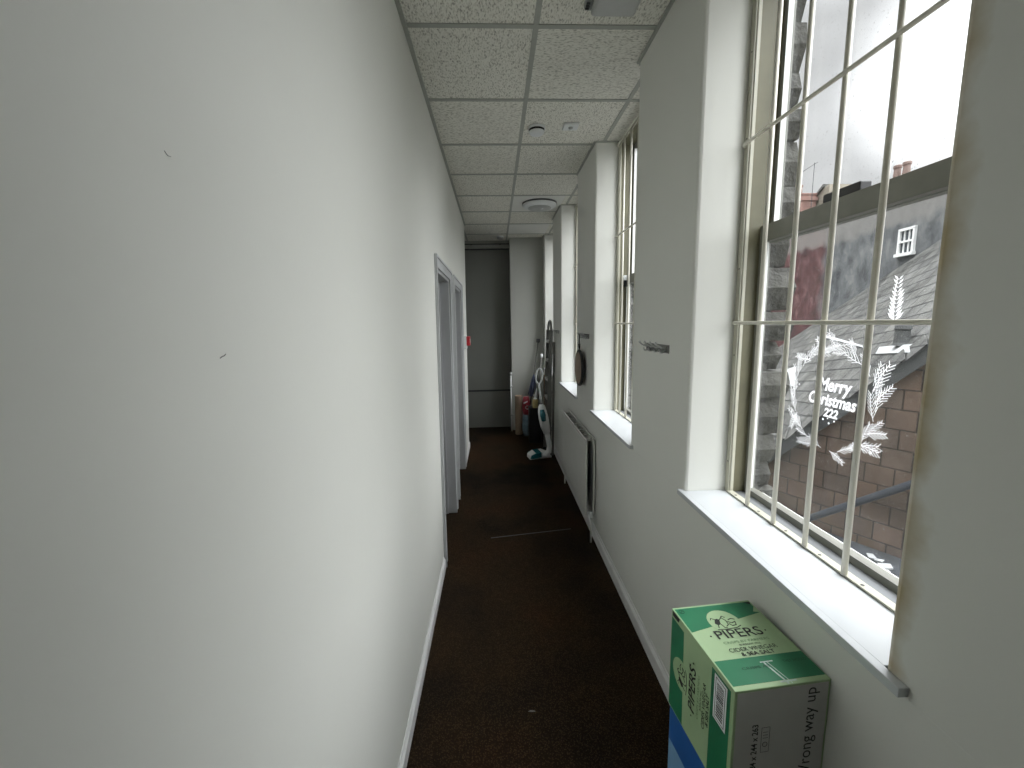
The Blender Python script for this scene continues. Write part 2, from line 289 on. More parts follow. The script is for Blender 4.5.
# ------------------------------------------------------------------ mesh builder
class MB:
    def __init__(s): s.v = []; s.f = []; s.m = []; s.cur = 0; s.mats = []
    def use(s, name):
        if name not in s.mats: s.mats.append(name)
        s.cur = s.mats.index(name); return s
    def add(s, vs, fs):
        o = len(s.v); s.v += [Vector(q) for q in vs]; s.f += [[i+o for i in f] for f in fs]; s.m += [s.cur]*len(fs); return s
    def box(s, x0, x1, y0, y1, z0, z1, T=None):
        vs = [Vector((x, y, z)) for z in (z0, z1) for y in (y0, y1) for x in (x0, x1)]
        if T: vs = [T @ q for q in vs]
        return s.add(vs, [(0, 2, 3, 1), (4, 5, 7, 6), (0, 1, 5, 4), (2, 6, 7, 3), (0, 4, 6, 2), (1, 3, 7, 5)])
    def prism(s, pts, off):
        n = len(pts); off = Vector(off); a = [Vector(p) for p in pts]; b = [p+off for p in a]
        return s.add(a+b, [list(range(n))[::-1], list(range(n, 2*n))]+[(i, (i+1) % n, (i+1) % n+n, i+n) for i in range(n)])
    def tube(s, pts, r, seg=10, cap=True, flat=None):
        pts = [Vector(p) for p in pts]; rs = r if isinstance(r, (list, tuple)) else [r]*len(pts)
        rings = []; up = None
        for i, p in enumerate(pts):
            d = (pts[min(i+1, len(pts)-1)]-pts[max(i-1, 0)]).normalized()
            if up is None: up = Vector((0, 0, 1)) if abs(d.z) < .9 else Vector((1, 0, 0))
            x = d.cross(up).normalized(); y = x.cross(d).normalized(); up = y
            rings.append([p+(x*math.cos(a)+y*math.sin(a)*(flat or 1))*rs[i] for a in [2*math.pi*k/seg for k in range(seg)]])
        vs = [q for rg in rings for q in rg]; fs = []
        for i in range(len(pts)-1):
            for k in range(seg):
                fs.append((i*seg+k, i*seg+(k+1) % seg, (i+1)*seg+(k+1) % seg, (i+1)*seg+k))
        if cap: fs += [list(range(seg))[::-1], [(len(pts)-1)*seg+k for k in range(seg)]]
        return s.add(vs, fs)
    def lathe(s, prof, T=None, seg=32):
        """profile of (r, z) from bottom to top, axis z"""
        vs = []; fs = []
        for r, z in prof: vs += [Vector((max(r, 1e-5)*math.cos(2*math.pi*k/seg), max(r, 1e-5)*math.sin(2*math.pi*k/seg), z)) for k in range(seg)]
        for i in range(len(prof)-1):
            for k in range(seg): fs.append((i*seg+k, i*seg+(k+1) % seg, (i+1)*seg+(k+1) % seg, (i+1)*seg+k))
        fs += [list(range(seg))[::-1], [(len(prof)-1)*seg+k for k in range(seg)]]
        if T: vs = [T @ q for q in vs]
        return s.add(vs, fs)
    def poly(s, T, pts, h=.0004):
        """flat shape of thickness h in the XY plane of T"""
        if h == 0:
            s.lift = getattr(s, 'lift', 0)+1.2e-6
            return s.add([T @ Vector((x, y, s.lift)) for x, y in pts], [list(range(len(pts)))])
        n = len(pts); a = [T @ Vector((x, y, 0)) for x, y in pts]; b = [T @ Vector((x, y, h)) for x, y in pts]
        return s.add(a+b, [list(range(n))[::-1], list(range(n, 2*n))]+[(i, (i+1) % n, (i+1) % n+n, i+n) for i in range(n)])
    def stroke(s, T, pts, w, h=.0004):
        for i in range(len(pts)-1):
            a, b = Vector(pts[i]), Vector(pts[i+1]); d = b-a
            if d.length < 1e-6: continue
            n = Vector((-d.y, d.x)).normalized()*w/2; e = d.normalized()*w*.35
            s.poly(T, [tuple(a-n-e), tuple(b-n+e), tuple(b+n+e), tuple(a+n-e)], h)
        return s
    def text(s, T, txt, size, center=True, bold=0.0, shear=0.0, h=.0003, width=None):
        cu = bpy.data.curves.new('text', 'FONT'); cu.body = txt; cu.size = size; cu.offset = bold; cu.shear = shear
        cu.align_x = 'CENTER' if center else 'LEFT'; cu.align_y = 'CENTER'; cu.resolution_u = 4
        ob = bpy.data.objects.new('text', cu); COL.objects.link(ob); dg = bpy.context.evaluated_depsgraph_get(); dg.update()
        me = bpy.data.meshes.new_from_object(ob.evaluated_get(dg))
        vs = [q.co.copy() for q in me.vertices]; fs = [list(p.vertices) for p in me.polygons]
        if vs and width:
            w0 = max(q.x for q in vs)-min(q.x for q in vs); k = width/w0
            vs = [Vector((q.x*k, q.y, 0)) for q in vs]
        s.add([T @ Vector((q.x, q.y, h)) for q in vs], fs)
        bpy.data.objects.remove(ob); bpy.data.curves.remove(cu); bpy.data.meshes.remove(me); return s
    def build(s, name, parent=None, bevel=0, smooth=False, seg=2, origin=None, frame=None):
        me = bpy.data.meshes.new(name)
        inv = frame.inverted() if frame is not None else None
        vs = [inv @ q for q in s.v] if inv is not None else s.v
        if origin is not None: vs = [q-Vector(origin) for q in vs]
        me.from_pydata([tuple(q) for q in vs], [], s.f)
        for n in s.mats: me.materials.append(M[n])
        for p, i in zip(me.polygons, s.m): p.material_index = i; p.use_smooth = smooth
        me.update()
        o = bpy.data.objects.new(name, me); COL.objects.link(o)
        if frame is not None: o.matrix_world = frame
        if origin is not None: o.location = origin
        if parent is not None:
            o.parent = parent; o.matrix_parent_inverse = parent_matrix(parent).inverted()
        if bevel:
            b = o.modifiers.new('bevel', 'BEVEL'); b.width = bevel; b.segments = seg; b.limit_method = 'ANGLE'; b.angle_limit = math.radians(40)
        return o
def parent_matrix(o):
    m = o.matrix_basis.copy()
    while o.parent is not None:
        m = parent_matrix(o.parent) @ o.matrix_parent_inverse @ o.matrix_basis; break
    return m
def B(m): return MB().use(m)
def tag(o, label=None, cat=None, group=None, kind=None):
    if label: o['label'] = label
    if cat: o['category'] = cat
    if group: o['group'] = group
    if kind: o['kind'] = kind
    return o
def thing(name, label, cat, loc, group=None, rz=0):
    o = bpy.data.objects.new(name, None); COL.objects.link(o); o.location = loc; o.rotation_euler = (0, 0, rz); o.empty_display_size = .05
    return tag(o, label, cat, group)
def struct(o): return tag(o, kind='structure')
def plane(P, xd, yd):
    x = Vector(xd).normalized(); y = Vector(yd).normalized(); z = x.cross(y).normalized(); y = z.cross(x)
    return Matrix(((x.x, y.x, z.x, P[0]), (x.y, y.y, z.y, P[1]), (x.z, y.z, z.z, P[2]), (0, 0, 0, 1)))

XR, CE = .749, 2.957
XLT, XLB = -.363, -.393          # the left wall leans a little
FARY, NIBY, ENDL = 6.72, 6.47, 5.62
WINS = [(.699, 1.568), (2.244, 3.148), (3.806, 4.733), (5.37, 6.27)]

# ------------------------------------------------------------------ room shell
struct(B('carpet').box(-3.0, 1.2, -1.9, 7.0, -.12, 0).build('floor'))
struct(B('tile').box(-3.0, 1.02, -1.9, 7.0, CE, CE+.12).build('ceiling'))

# left wall with two doorways
def xl(z): return XLB+(XLT-XLB)*z/CE
def wall_slab(mb, y0, y1, z0, z1, th=.13):
    a = [(xl(z0), y0, z0), (xl(z0), y1, z0), (xl(z1), y1, z1), (xl(z1), y0, z1)]
    mb.prism([a[0], a[1], a[2], a[3]], (-th, 0, 0))
D1, D2, DH = (2.79, 3.60), (3.93, 4.75), 2.06
wl = B('wall')
wall_slab(wl, -1.9, D1[0], 0, CE); wall_slab(wl, D1[1], D2[0], 0, CE); wall_slab(wl, D2[1], ENDL, 0, CE)
wall_slab(wl, D1[0], D1[1], DH, CE); wall_slab(wl, D2[0], D2[1], DH, CE)
# two small scuffs in the paint
T = plane((XLB+.0165+.0005, .590, 1.646), (0, 1, 0), (0, 0, 1))
wl.use('dark').stroke(T, [(-.006, -.0015), (-.001, .0005), (.003, .001), (.006, .003)], .0012, .0004)
T = plane((XLT-.0105, .53, 1.885), (0, 1, 0), (0, 0, 1))
wl.use('wall_grey').stroke(T, [(-.004, .002), (.0, -.0015), (.005, -.001)], .0006, .0004)
struct(wl.build('wall_left'))
# dark rooms behind the doors, the recess at the far end and the wall behind the camera
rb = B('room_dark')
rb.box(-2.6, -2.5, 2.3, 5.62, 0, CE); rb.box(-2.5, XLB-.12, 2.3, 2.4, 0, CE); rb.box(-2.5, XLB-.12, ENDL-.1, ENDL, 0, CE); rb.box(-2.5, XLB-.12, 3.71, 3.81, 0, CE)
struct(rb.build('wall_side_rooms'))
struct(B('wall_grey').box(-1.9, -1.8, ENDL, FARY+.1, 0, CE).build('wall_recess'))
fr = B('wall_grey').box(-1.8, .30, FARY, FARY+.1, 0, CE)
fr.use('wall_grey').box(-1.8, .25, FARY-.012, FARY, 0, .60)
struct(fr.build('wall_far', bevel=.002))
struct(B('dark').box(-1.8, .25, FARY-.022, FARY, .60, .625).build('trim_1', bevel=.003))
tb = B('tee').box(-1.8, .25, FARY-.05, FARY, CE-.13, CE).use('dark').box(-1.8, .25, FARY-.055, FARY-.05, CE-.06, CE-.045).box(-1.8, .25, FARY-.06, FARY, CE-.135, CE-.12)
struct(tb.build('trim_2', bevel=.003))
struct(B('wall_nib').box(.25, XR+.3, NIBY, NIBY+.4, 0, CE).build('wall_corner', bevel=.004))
struct(B('wall').box(-.6, 1.2, -2.0, -1.9, 0, CE).build('wall_back'))

# right wall: piers, the wall under the sills and masonry outside
wr = B('wall_r')
edges = [-1.9]+[e for w in WINS for e in w]+[7.0]
for i in range(0, len(edges), 2):
    y0, y1 = edges[i], edges[i+1]
    c = .012; x1 = 1.02
    pts = [(XR, y0+c, 0), (XR+c*.3, y0+c*.3, 0), (XR+c, y0, 0), (x1, y0, 0), (x1, y1, 0), (XR+c, y1, 0), (XR+c*.3, y1-c*.3, 0), (XR, y1-c, 0)]
    wr.prism([(x, y, .98) for x, y, z in pts][::-1], (0, 0, CE-.98))
wr.box(XR-.0004, 1.02, -1.9, 7.0, 0, .982)
struct(wr.build('wall_right'))

# stone outside
def stones():
    mb = B('stone')
    yy = [-1.9]+[e for w in WINS for e in w]+[9.0]
    for i in range(0, len(yy), 2):
        a, b = yy[i], yy[i+1]
        mb.box(1.02, 1.10, a+.07 if i else a, b-.07, -3, 4.5)
        z = .2
        while z < 4.3:
            h = random.uniform(.10, .17)
            for e, sg in ((a, 1), (b, -1)):
                if e in (-1.9, 9.0): continue
                e2 = e+sg*(.036+random.uniform(-.022, .026)); w = random.uniform(.14, .2)
                y0, y1 = sorted((e2, e2+sg*w)); q = .012
                j = [random.uniform(-.014, .014) for _ in range(4)]; q = .022
                mb.prism([(1.03, y0+q+j[0], z), (1.03, y0+j[1], z+h*.5), (1.03, y0+q+j[2], z+h-.006), (1.03, y1, z+h-.006), (1.03, y1, z)][::-1] if sg > 0 else
                         [(1.03, y1-q+j[0], z), (1.03, y1+j[1], z+h*.5), (1.03, y1-q+j[2], z+h-.006), (1.03, y0, z+h-.006), (1.03, y0, z)], (.12+random.uniform(-.012, .012), 0, 0))
            z += h
    for a, b in WINS:
        mb.box(1.02, 1.12, a-.05, b+.05, -3, .93); mb.box(1.02, 1.12, a-.05, b+.05, 3.2, 4.5)
    return mb
struct(stones().build('wall_outside'))
struct(B('ground_out').box(-4, 80, -30, 90, -5.2, -5).build('floor_yard'))
# roof slab above keeps the daylight out
struct(B('room_dark').box(-3.0, 1.1, -2.0, 7.1, CE+.12, CE+.3).build('ceiling_slab'))

# ceiling grid
g = B('tee')
zt = CE-.004
for x in (-.391, .209, .809): g.box(x-.012, x+.012, -1.9, FARY, zt, CE+.002)
for k in range(-6, 9):
    y = 1.996+.6*k
    g.box(-1.8 if y > ENDL else XLT-.01, .98, y-.012, y+.012, zt-.0005, CE+.002)
g.box(XLT-.012, XLT+.018, -1.9, ENDL, CE-.012, CE-.001); 
for i in range(0, len(edges), 2):
    a, b = edges[i], min(edges[i+1], NIBY)
    g.box(XR-.014, XR+.002, a, b, CE-.010, CE-.001)
for a, b in WINS:
    g.box(XR, .93, b-.010, b+.002, CE-.010, CE-.001); g.box(XR, .93, a-.002, a+.010, CE-.010, CE-.001)
g.box(.25, XR, NIBY-.014, NIBY+.002, CE-.012, CE-.001)
struct(g.build('trim_3'))

# skirting boards
def skirt_prof(x, y0, y1, s, h=.085, t=.016):
    p = [(x, y0, 0), (x+s*t, y0, 0), (x+s*t, y0, h*.72), (x+s*t*.45, y0, h*.86), (x+s*t*.4, y0, h), (x, y0, h)]
    return p if s > 0 else p[::-1]
sl = B('skirting')
for y0, y1 in ((-1.9, D1[0]-.075), (D2[1]+.08, ENDL+.0)): sl.prism(skirt_prof(XLB-.002, y0, y1, 1), (0, y1-y0, 0))
struct(sl.build('baseboard_left'))
sr = B('skirting').prism(skirt_prof(XR+.002, -1.9, NIBY, -1, .10), (0, NIBY+1.9, 0))
struct(sr.build('baseboard_right'))

# door frames
for i, (a, b) in enumerate((D1, D2)):
    o = bpy.data.objects.new('door_%d' % (i+1), None); COL.objects.link(o); struct(o); o.location = (xl(0), (a+b)/2, 0)
    ln = B('arch')
    X0 = XLB-.135; X1 = XLT+.006
    ln.box(X0, -.378, a, a+.025, 0, DH); ln.box(X0, -.378, b-.025, b, 0, DH); ln.box(X0, -.375, a+.025, b-.025, DH-.025, DH)
    ln.build('lining', o, bevel=.002)
    st = B('arch'); st.box(X0+.03, X0+.075, a+.025, a+.038, 0, DH-.025); st.box(X0+.03, X0+.075, b-.038, b-.025, 0, DH-.025); st.box(X0+.03, X0+.075, a+.038, b-.038, DH-.038, DH-.025)
    st.build('stop', o, bevel=.001)
    ar = B('arch'); w = .07
    def arch(y0, y1, z0, z1): 
        ar.prism([(xl(z0), y0, z0), (xl(z0), y1, z0), (xl(z1), y1, z1), (xl(z1), y0, z1)][::-1], (.012, 0, 0))
    arch(a-w, a+.005, 0, DH+w); arch(b-.005, b+w, 0, DH+w); arch(a+.005, b-.005, DH-.005, DH+w)
    ar.build('architrave', o, bevel=.003)
    al = B('arch')
    for y0, y1, z0, z1 in ((a-w, a-w+.018, 0, DH+w), (b+w-.018, b+w, 0, DH+w), (a-w+.018, b+w-.018, DH+w-.018, DH+w)):
        al.prism([(xl(z0)+.012, y0, z0), (xl(z0)+.012, y1, z0), (xl(z1)+.012, y1, z1), (xl(z1)+.012, y0, z1)][::-1], (.008, 0, 0))
    al.build('moulding', o, bevel=.003)
    # the door leaf stands open inside the room
    lf = B('arch'); lf.box(X0-.77, X0-.01, a+.0, a+.04, .01, DH-.03); lf.build('leaf', o, bevel=.002)

# ------------------------------------------------------------------ windows
def circle_pts(cx, cy, r, n=20, a0=0, a1=2*math.pi): return [(cx+r*math.cos(a0+(a1-a0)*k/n), cy+r*math.sin(a0+(a1-a0)*k/n)) for k in range(n+(0 if a1-a0 >= 6.28 else 1))]
for i, (a, b) in enumerate(WINS):
    o = bpy.data.objects.new('window_%d' % (i+1), None); COL.objects.link(o); struct(o); o.location = (.95, (a+b)/2, .98)
    # white painted board on the sill
    s = B('sill'); s.prism([(.728, a-.05, .986), (.728, a-.05, 1.006), (XR, a-.05, 1.006), (XR, a-.05, .986)][::-1], (0, b-a+.072, 0))
    s.box(XR-.001, .935, a+.001, b-.001, .984, 1.006)
    s.build('window_sill', o, bevel=.0015)
    f = B('olive'); zT = CE
    f.box(.93, 1.02, a-.0, a+.012, 1.0, zT); f.box(.93, 1.02, b-.012, b, 1.0, zT); f.box(.93, 1.05, a, b, .975, 1.000); f.use('lead').box(.931, .984, a+.012, b-.012, 1.0, 1.0012).use('olive'); f.box(.93, 1.02, a+.012, b-.012, zT-.03, zT)
    f.use('cream').box(.918, .93, b-.03, b-.001, 1.006, zT).box(.918, .93, a+.001, a+.03, 1.006, zT)
    f.build('frame', o)
    # two sliding sashes that meet at 1.99 m
    for nm, x0, x1, z0, z1, rails in (('lower_sash', .985, 1.015, 1.000, 2.022, (.022, .060)), ('upper_sash', 1.022, 1.048, 1.962, zT-.03, (.055, .03))):
        sh = B('sash'); sy0, sy1 = a+.012, b-.008
        sh.box(x0, x1, sy0, sy0+.022, z0, z1); sh.box(x0, x1, sy1-.022, sy1, z0, z1)
        sh.box(x0, x1, sy0+.022, sy1-.022, z0, z0+rails[0]); sh.box(x0, x1, sy0+.022, sy1-.022, z1-rails[1], z1)
        sh.use('sash_white').box(x0-.002, x1-.008, sy1-(.026 if nm == 'lower_sash' else .0225), sy1-.0215, z0+rails[0], z1-rails[1]); sh.box(x0-.002, x1-.008, sy0+.0215, sy0+.026, z0+rails[0], z1-rails[1])
        so = sh.build(nm, o, bevel=.001)
        gx = (x0+x1)/2+.004
        B('glass').box(gx, gx+.004, sy0+.02, sy1-.02, z0+rails[0]-.004, z1-rails[1]+.004).build('glass', so)
    # glazing bead and outer sill that catch the light under the pane
    B('sash_white').prism([(1.018, a+.02, 1.004), (1.06, a+.02, .995), (1.06, a+.02, .96), (1.018, a+.02, .96)][::-1], (0, b-a-.04, 0)).build('outer_sill', o)
    # sash fastener on the meeting rail
    yc = (a+b)/2+.07 if i == 0 else b-.025
    c = B('black' if i == 0 else 'white_pl')
    if i == 0: c.box(.984, 1.018, yc-.066, yc+.062, 2.022, 2.046)
    else: c.box(.955, .985, yc-.02, yc+.015, 1.985, 2.02).use('black').box(.965, .985, yc-.018, yc+.012, 1.94, 1.985)
    c.build('sash_fastener', o, bevel=.003)

def grille(a, b, label):
    t = thing('security_grille', label, 'window grille', (.915, (a+b)/2, 1.006), 'cream security grilles inside the windows')
    zT = CE-.02
    fr = B('cream')
    fr.box(.912, .918, b-.026, b-.002, 1.008, zT); fr.box(.912, .918, a+.002, a+.026, 1.008, zT)
    fr.box(.906, .930, a+.026, b-.026, 1.008, 1.013); fr.box(.912, .918, a+.026, b-.026, zT-.024, zT)
    fr.use('dark')
    for z in (1.13, 1.55, 1.87, 2.32, 2.60):
        for y in (a+.014, b-.014):
            T = plane((.9118, y, z), (0, -1, 0), (0, 0, 1)); fr.poly(T, circle_pts(0, 0, .0032, 8), .0006)
    y = b-.075
    while y > a+.05:
        fr.poly(plane((.915, y, 1.0131), (1, 0, 0), (0, 1, 0)), circle_pts(0, 0, .0045, 8), .0006); y -= .14
    fr.build('grille_frame', t)
    n = 6; step = .1425
    y = b-.158
    k = 0
    while y > a+.19 and k < 6:
        B('cream_bar').tube([(.909, y, 1.012), (.909, y, zT-.01)], .0076, 10).build('vertical_bar', t, smooth=True); y -= step; k += 1
    for z in (1.672, 2.297, 2.92):
        B('cream_bar').tube([(.911, b-.01, z-.004), (.9, b-.02, z), (.898, b-.035, z), (.898, a+.035, z), (.9, a+.02, z), (.911, a+.01, z-.004)], .006, 8).build('cross_bar', t, smooth=True)
grille(*WINS[0], 'cream security grille over the nearest window, in front of the wreath sticker')
grille(*WINS[1], 'cream security grille in the second window, beyond the nearer coat hooks')
grille(*WINS[2], 'cream security grille in the third window, beyond the hanging round disc')
grille(*WINS[3], 'cream security grille in the last window, behind the stepladder')

# ------------------------------------------------------------------ sticker on the glass
def window_sticker():
    rnd = random.Random(3)
    X = 1.0000
    T = plane((X-.0016+.0, 1.186, 1.440), (0, -1, 0), (0, 0, 1))
    mb = B('sticker')
    def sprig(p, ang, ln, n, spread=.7, tw=.35, w=.0022, kind=0):
        d = Vector((math.cos(ang), math.sin(ang))); q = Vector(p)+d*ln
        pts = [tuple(Vector(p)+d*ln*k/4+Vector((-d.y, d.x))*math.sin(k/4*2.5)*ln*.06) for k in range(5)]
        mb.stroke(T, pts, w, 0)
        for k in range(1, n+1):
            f = k/(n+.6); base = Vector(p)+d*ln*f
            for sg in (-1, 1):
                a2 = ang+sg*spread; l2 = ln*tw*(1.15-f*.6)*rnd.uniform(.8, 1.15)
                e = base+Vector((math.cos(a2), math.sin(a2)))*l2
                if kind == 0: mb.stroke(T, [tuple(base), tuple(e)], w*.85, 0)
                else:
                    dd = (e-base); nn = Vector((-dd.y, dd.x))*.15
                    mb.poly(T, [tuple(base), tuple(base+dd*.5+nn), tuple(e), tuple(base+dd*.5-nn)], 0)
    Rw = .150
    A = 30
    for k in range(A):
        th = 2*math.pi*k/A+rnd.uniform(-.04, .04); p = (Rw*math.cos(th), Rw*math.sin(th)*1.02)
        deg = math.degrees(th) % 360
        tang = th-math.pi/2 if (deg > 90 and deg < 270) else th+math.pi/2     # growth up both sides
        out = rnd.uniform(-.55, .85)
        s = 1.0 if deg < 90 or deg > 270 else -1.0
        sprig(p, tang+(-out if s > 0 else out), rnd.uniform(.05, .078), 7 if k % 2 else 5, .55, .36, .0017, 0)
    for th, ln in ((2.25, .06), (1.75, .06), (.35, .085), (.12, .07), (-.5, .06), (-.8, .07), (3.6, .06)):
        sprig((Rw*math.cos(th)*.97, Rw*math.sin(th)*.97), th+.7 if th > -1 else th, ln, 6, .6, .36, .0022, 0)
    for x, y, r in ((-.02, -.062, .0035), (.003, -.070, .0035), (.022, -.060, .003), (-.003, -.056, .0025), (.15, -.115, .004), (-.13, .03, .003)):
        mb.poly(T, circle_pts(x, y, r, 10), 0)
    mb.text(T @ Matrix.Translation((.008, .044, 0)), 'Merry', .054, bold=.0016, shear=.25, width=.122, h=.001)
    mb.text(T @ Matrix.Translation((.001, -.002, 0)), 'Christmas', .050, bold=.0016, shear=.25, width=.176, h=.001)
    mb.text(T @ Matrix.Translation((.006, -.040, 0)), '222', .036, bold=.0014, shear=.2, width=.054, h=.001)
    o = mb.build('window_sticker', origin=(X, 1.186, 1.44)); tag(o, 'white round wreath sticker reading Merry Christmas on the nearest window pane', 'sticker')
    mb = B('sticker'); T2 = plane((X-.0016, 1.012, 1.665), (0, -1, 0), (0, 0, 1)); T = T2
    sprig((0, 0), math.pi/2, .115, 11, .8, .24, .0022, 1)
    o = mb.build('window_sticker', origin=(X, 1.012, 1.665)); tag(o, 'small upright white sprig sticker above the wreath sticker', 'sticker')
window_sticker()

# ------------------------------------------------------------------ printed cartons
def carton(label, P, ang, w, d, h, cl, cd, full=True):
    t = thing('cardboard_box', label, 'box', P, None, ang)
    F = Matrix.Translation(P) @ Matrix.Rotation(ang, 4, 'Z')
    bx = MB()
    bx.use(cl); bx.box(0, w, .0006, d, 0, h, F)
    bx.use('box_white').box(.006, w-.004, -.0006, .0006, .003, h-.006, F)
    bx.use(cl).box(0, .006, -.0006, .0006, 0, h, F).box(.006, w, -.0006, .0006, h-.006, h, F).box(w-.004, w, -.0006, .0006, 0, h-.006, F)
    bx.build('carton', t, bevel=.0012, seg=1)
    # top face: x right, y away; left face: text runs upward
    faces = [(F @ Matrix.Translation((0, 0, h+.0002)), w)]
    FL = F @ Matrix.Translation((-.0002, 0, 0)) @ Matrix(((0, 0, -1, 0), (0, 1, 0, 0), (1, 0, 0, 0), (0, 0, 0, 1)))
    faces.append((FL, h))
    pr = MB(); tx = MB()
    for k, (T, W) in enumerate(faces):
        cx = W*.5 if k == 0 else W*.50
        pr.use(cd)
        if cd == 'blue' and k == 1:
            pr.poly(T, [(W*.80, .004), (W*.995, .004), (W*.995, d*.99), (W*.80, d*.99)])
            pr.use('light_blue' ).poly(T @ Matrix.Translation((0, 0, .0004)), circle_pts(W*.80, d*.42, .03, 24))
            continue
        if k == 0: pr.poly(T, [(.004, d*.65), (W-.004, d*.81), (W-.006, d*.975), (.004, d*.975)])
        else: pr.poly(T, [(.004, d*.73), (W*.925, d*.76), (W*.925, d*.985), (.004, d*.985)])
        x0, x1 = (.004, W-.002) if k == 0 else (.004, W-.012)
        pr.poly(T, [(x0, d*.045), (x1, d*.045), (x1, d*.30), (x0, d*.30)])
        T2 = T @ Matrix.Translation((0, 0, .0004))
        pr.use(cl); cy = d*.74 if k == 0 else d*.77
        pr.poly(T2, circle_pts(cx-.006, cy, .044, 28))
        if k == 0: pr.poly(T2, [(W-.02, d*.83), (W-.004, d*.81), (W-.004, d*.9)])
        T3 = T @ Matrix.Translation((0, 0, .0008)); tx.use('ink')
        # little farm scene: an animal, a figure and a bird as loose ink shapes
        ox, oy = cx-.006, cy-.002
        tx.poly(T3, [(ox-.030, oy-.002), (ox-.022, oy+.012), (ox-.014, oy+.014), (ox-.010, oy+.008), (ox-.016, oy-.006), (ox-.024, oy-.010)])
        for pts in ([(-.022, .012), (-.030, .018), (-.034, .012)], [(-.016, -.004), (-.012, -.020), (-.006, -.022)], [(-.024, -.008), (-.028, -.018)],
                    [(-.010, .010), (.0, .016), (.006, .004), (.004, -.010), (-.004, -.016)], [(.008, .0), (.018, -.006), (.028, -.002), (.024, -.014), (.012, -.016), (.008, -.008)],
                    [(-.002, .016), (.004, .022), (.010, .016)], [(.014, .006), (.024, .010), (.032, .006)], [(-.034, -.024), (-.01, -.026), (.02, -.024), (.034, -.018)]):
            tx.stroke(T3, [(ox+p, oy+q) for p, q in pts], .0022)
        ty = d*.575
        tx.text(T3 @ Matrix.Translation((cx+.004, ty, 0)), 'PIPERS', .041, width=.128, bold=.0003)
        for sx in (-.074, .080): tx.poly(T3, circle_pts(cx+sx, ty, .0022, 8))
        tx.use('ink_soft')
        tx.text(T3 @ Matrix.Translation((cx+.006, ty-.027, 0)), 'CRISPS BY FARMERS', .011, width=.125)
        tx.use('ink')
        tx.text(T3 @ Matrix.Translation((cx+.008, ty-.038, 0)), 'BURROW HILL', .0085, width=.058)
        tx.text(T3 @ Matrix.Translation((cx+.006, ty-.052, 0)), 'CIDER VINEGAR', .017, width=.128)
        tx.text(T3 @ Matrix.Translation((cx+.008, ty-.067, 0)), '& SEA SALT', .0155, width=.088, bold=.0003)
        if k == 0:
            tx.use('ink_green'); tx.text(T3 @ Matrix.Translation((W*.38, d*.19, 0)), 'CRISPS AS', .010, width=.07)
            tx.text(T3 @ Matrix.Translation((W*.83, d*.215, 0)), 'THEY SHOULD', .011, width=.06)
            tx.stroke(T3, circle_pts(.018, d*.93, .007, 12)+[(.025, d*.93)], .0014)
            tx.stroke(T3, [(.013, d*.915), (.023, d*.945)], .002)
            tx.use('ink').poly(T3, [(W*.90, d*.965), (W*.985, d*.965), (W*.97, d*.93)])
        else:
            # bar code on the near green band
            bx0, bx1, by0, by1 = W*.56, W*.945, d*.085, d*.255
            tx.use('print_white'); tx.poly(T3, [(bx0, by0), (bx1, by0), (bx1, by1), (bx0, by1)])
            T4 = T @ Matrix.Translation((0, 0, .0012)); tx.use('ink'); m_ = .006
            tx.stroke(T4, [(bx0+m_, by0+m_), (bx1-m_, by0+m_), (bx1-m_, by1-m_), (bx0+m_, by1-m_), (bx0+m_, by0+m_)], .0012)
            rnd = random.Random(5); x = bx0+.014
            while x < bx1-.016:
                wbar = rnd.choice((.0016, .0024, .0036)); tx.poly(T4, [(x, by0+.011), (x+wbar, by0+.011), (x+wbar, by1-.011), (x, by1-.011)]); x += wbar+rnd.choice((.0024, .0034))
            tx.poly(T3, [(W*.95, d*.86), (W*.995, d*.84), (W*.995, d*.97), (W*.95, d*.97)])
    pr.build('printed_panels', t); tx.build('printing', t)
    if full:
        fx = MB(); T = F @ plane((0, -.0009, 0), (1, 0, 0), (0, 0, 1)); up = Matrix.Rotation(math.pi/2, 4, 'Z')
        fx.use('ink')
        fx.text(T @ Matrix.Translation((w*.795, h*.955-.1225, 0)) @ up, 'Wrong way up', .042, width=.245)
        fx.text(T @ Matrix.Translation((w*.235, h*.49, 0)) @ up, '384 x 244 x 263', .021, width=.128, bold=.0004)
        fx.stroke(T @ Matrix.Translation((w*.345, h*.56, 0)), [(-.010, -.032), (.010, -.032), (.010, .032), (-.010, .032), (-.010, -.032)], .0007)
        fx.stroke(T @ Matrix.Translation((w*.345, h*.52, 0)), circle_pts(0, 0, .006, 8)+[(.006, 0)], .0012)
        for q in (.575, .60, .625): fx.stroke(T @ Matrix.Translation((w*.345, h*q, 0)), [(-.006, 0), (.006, 0)], .0008)
        fx.build('front_printing', t)
        tp = B('tape'); Tt = F @ Matrix.Translation((0, 0, h+.0008))
        tp.stroke(Tt, [(w*.50, d*.235), (w*.56, d*.01)], .004, .0003); tp.stroke(Tt, [(w*.535, d*.235), (w*.60, d*.01)], .002, .0003)
        tp.stroke(Tt, [(w*.47, d*.235), (w*.60, d*.235)], .003, .0003); tp.stroke(Tt, [(w*.50, d*.03), (w*.66, d*.03)], .004, .0003)
        tp.build('tape', t)
    return t
ANG = math.atan2(.024, .276)
carton('green printed crisp carton on top of the blue carton under the nearest sill', (.512, .792, .566), ANG, .236, .276, .304, 'light_green', 'dark_green')
carton('blue printed carton standing on the carpet beneath the green carton', (.516, .793, 0), ANG, .234, .272, .564, 'light_blue', 'blue', full=False)

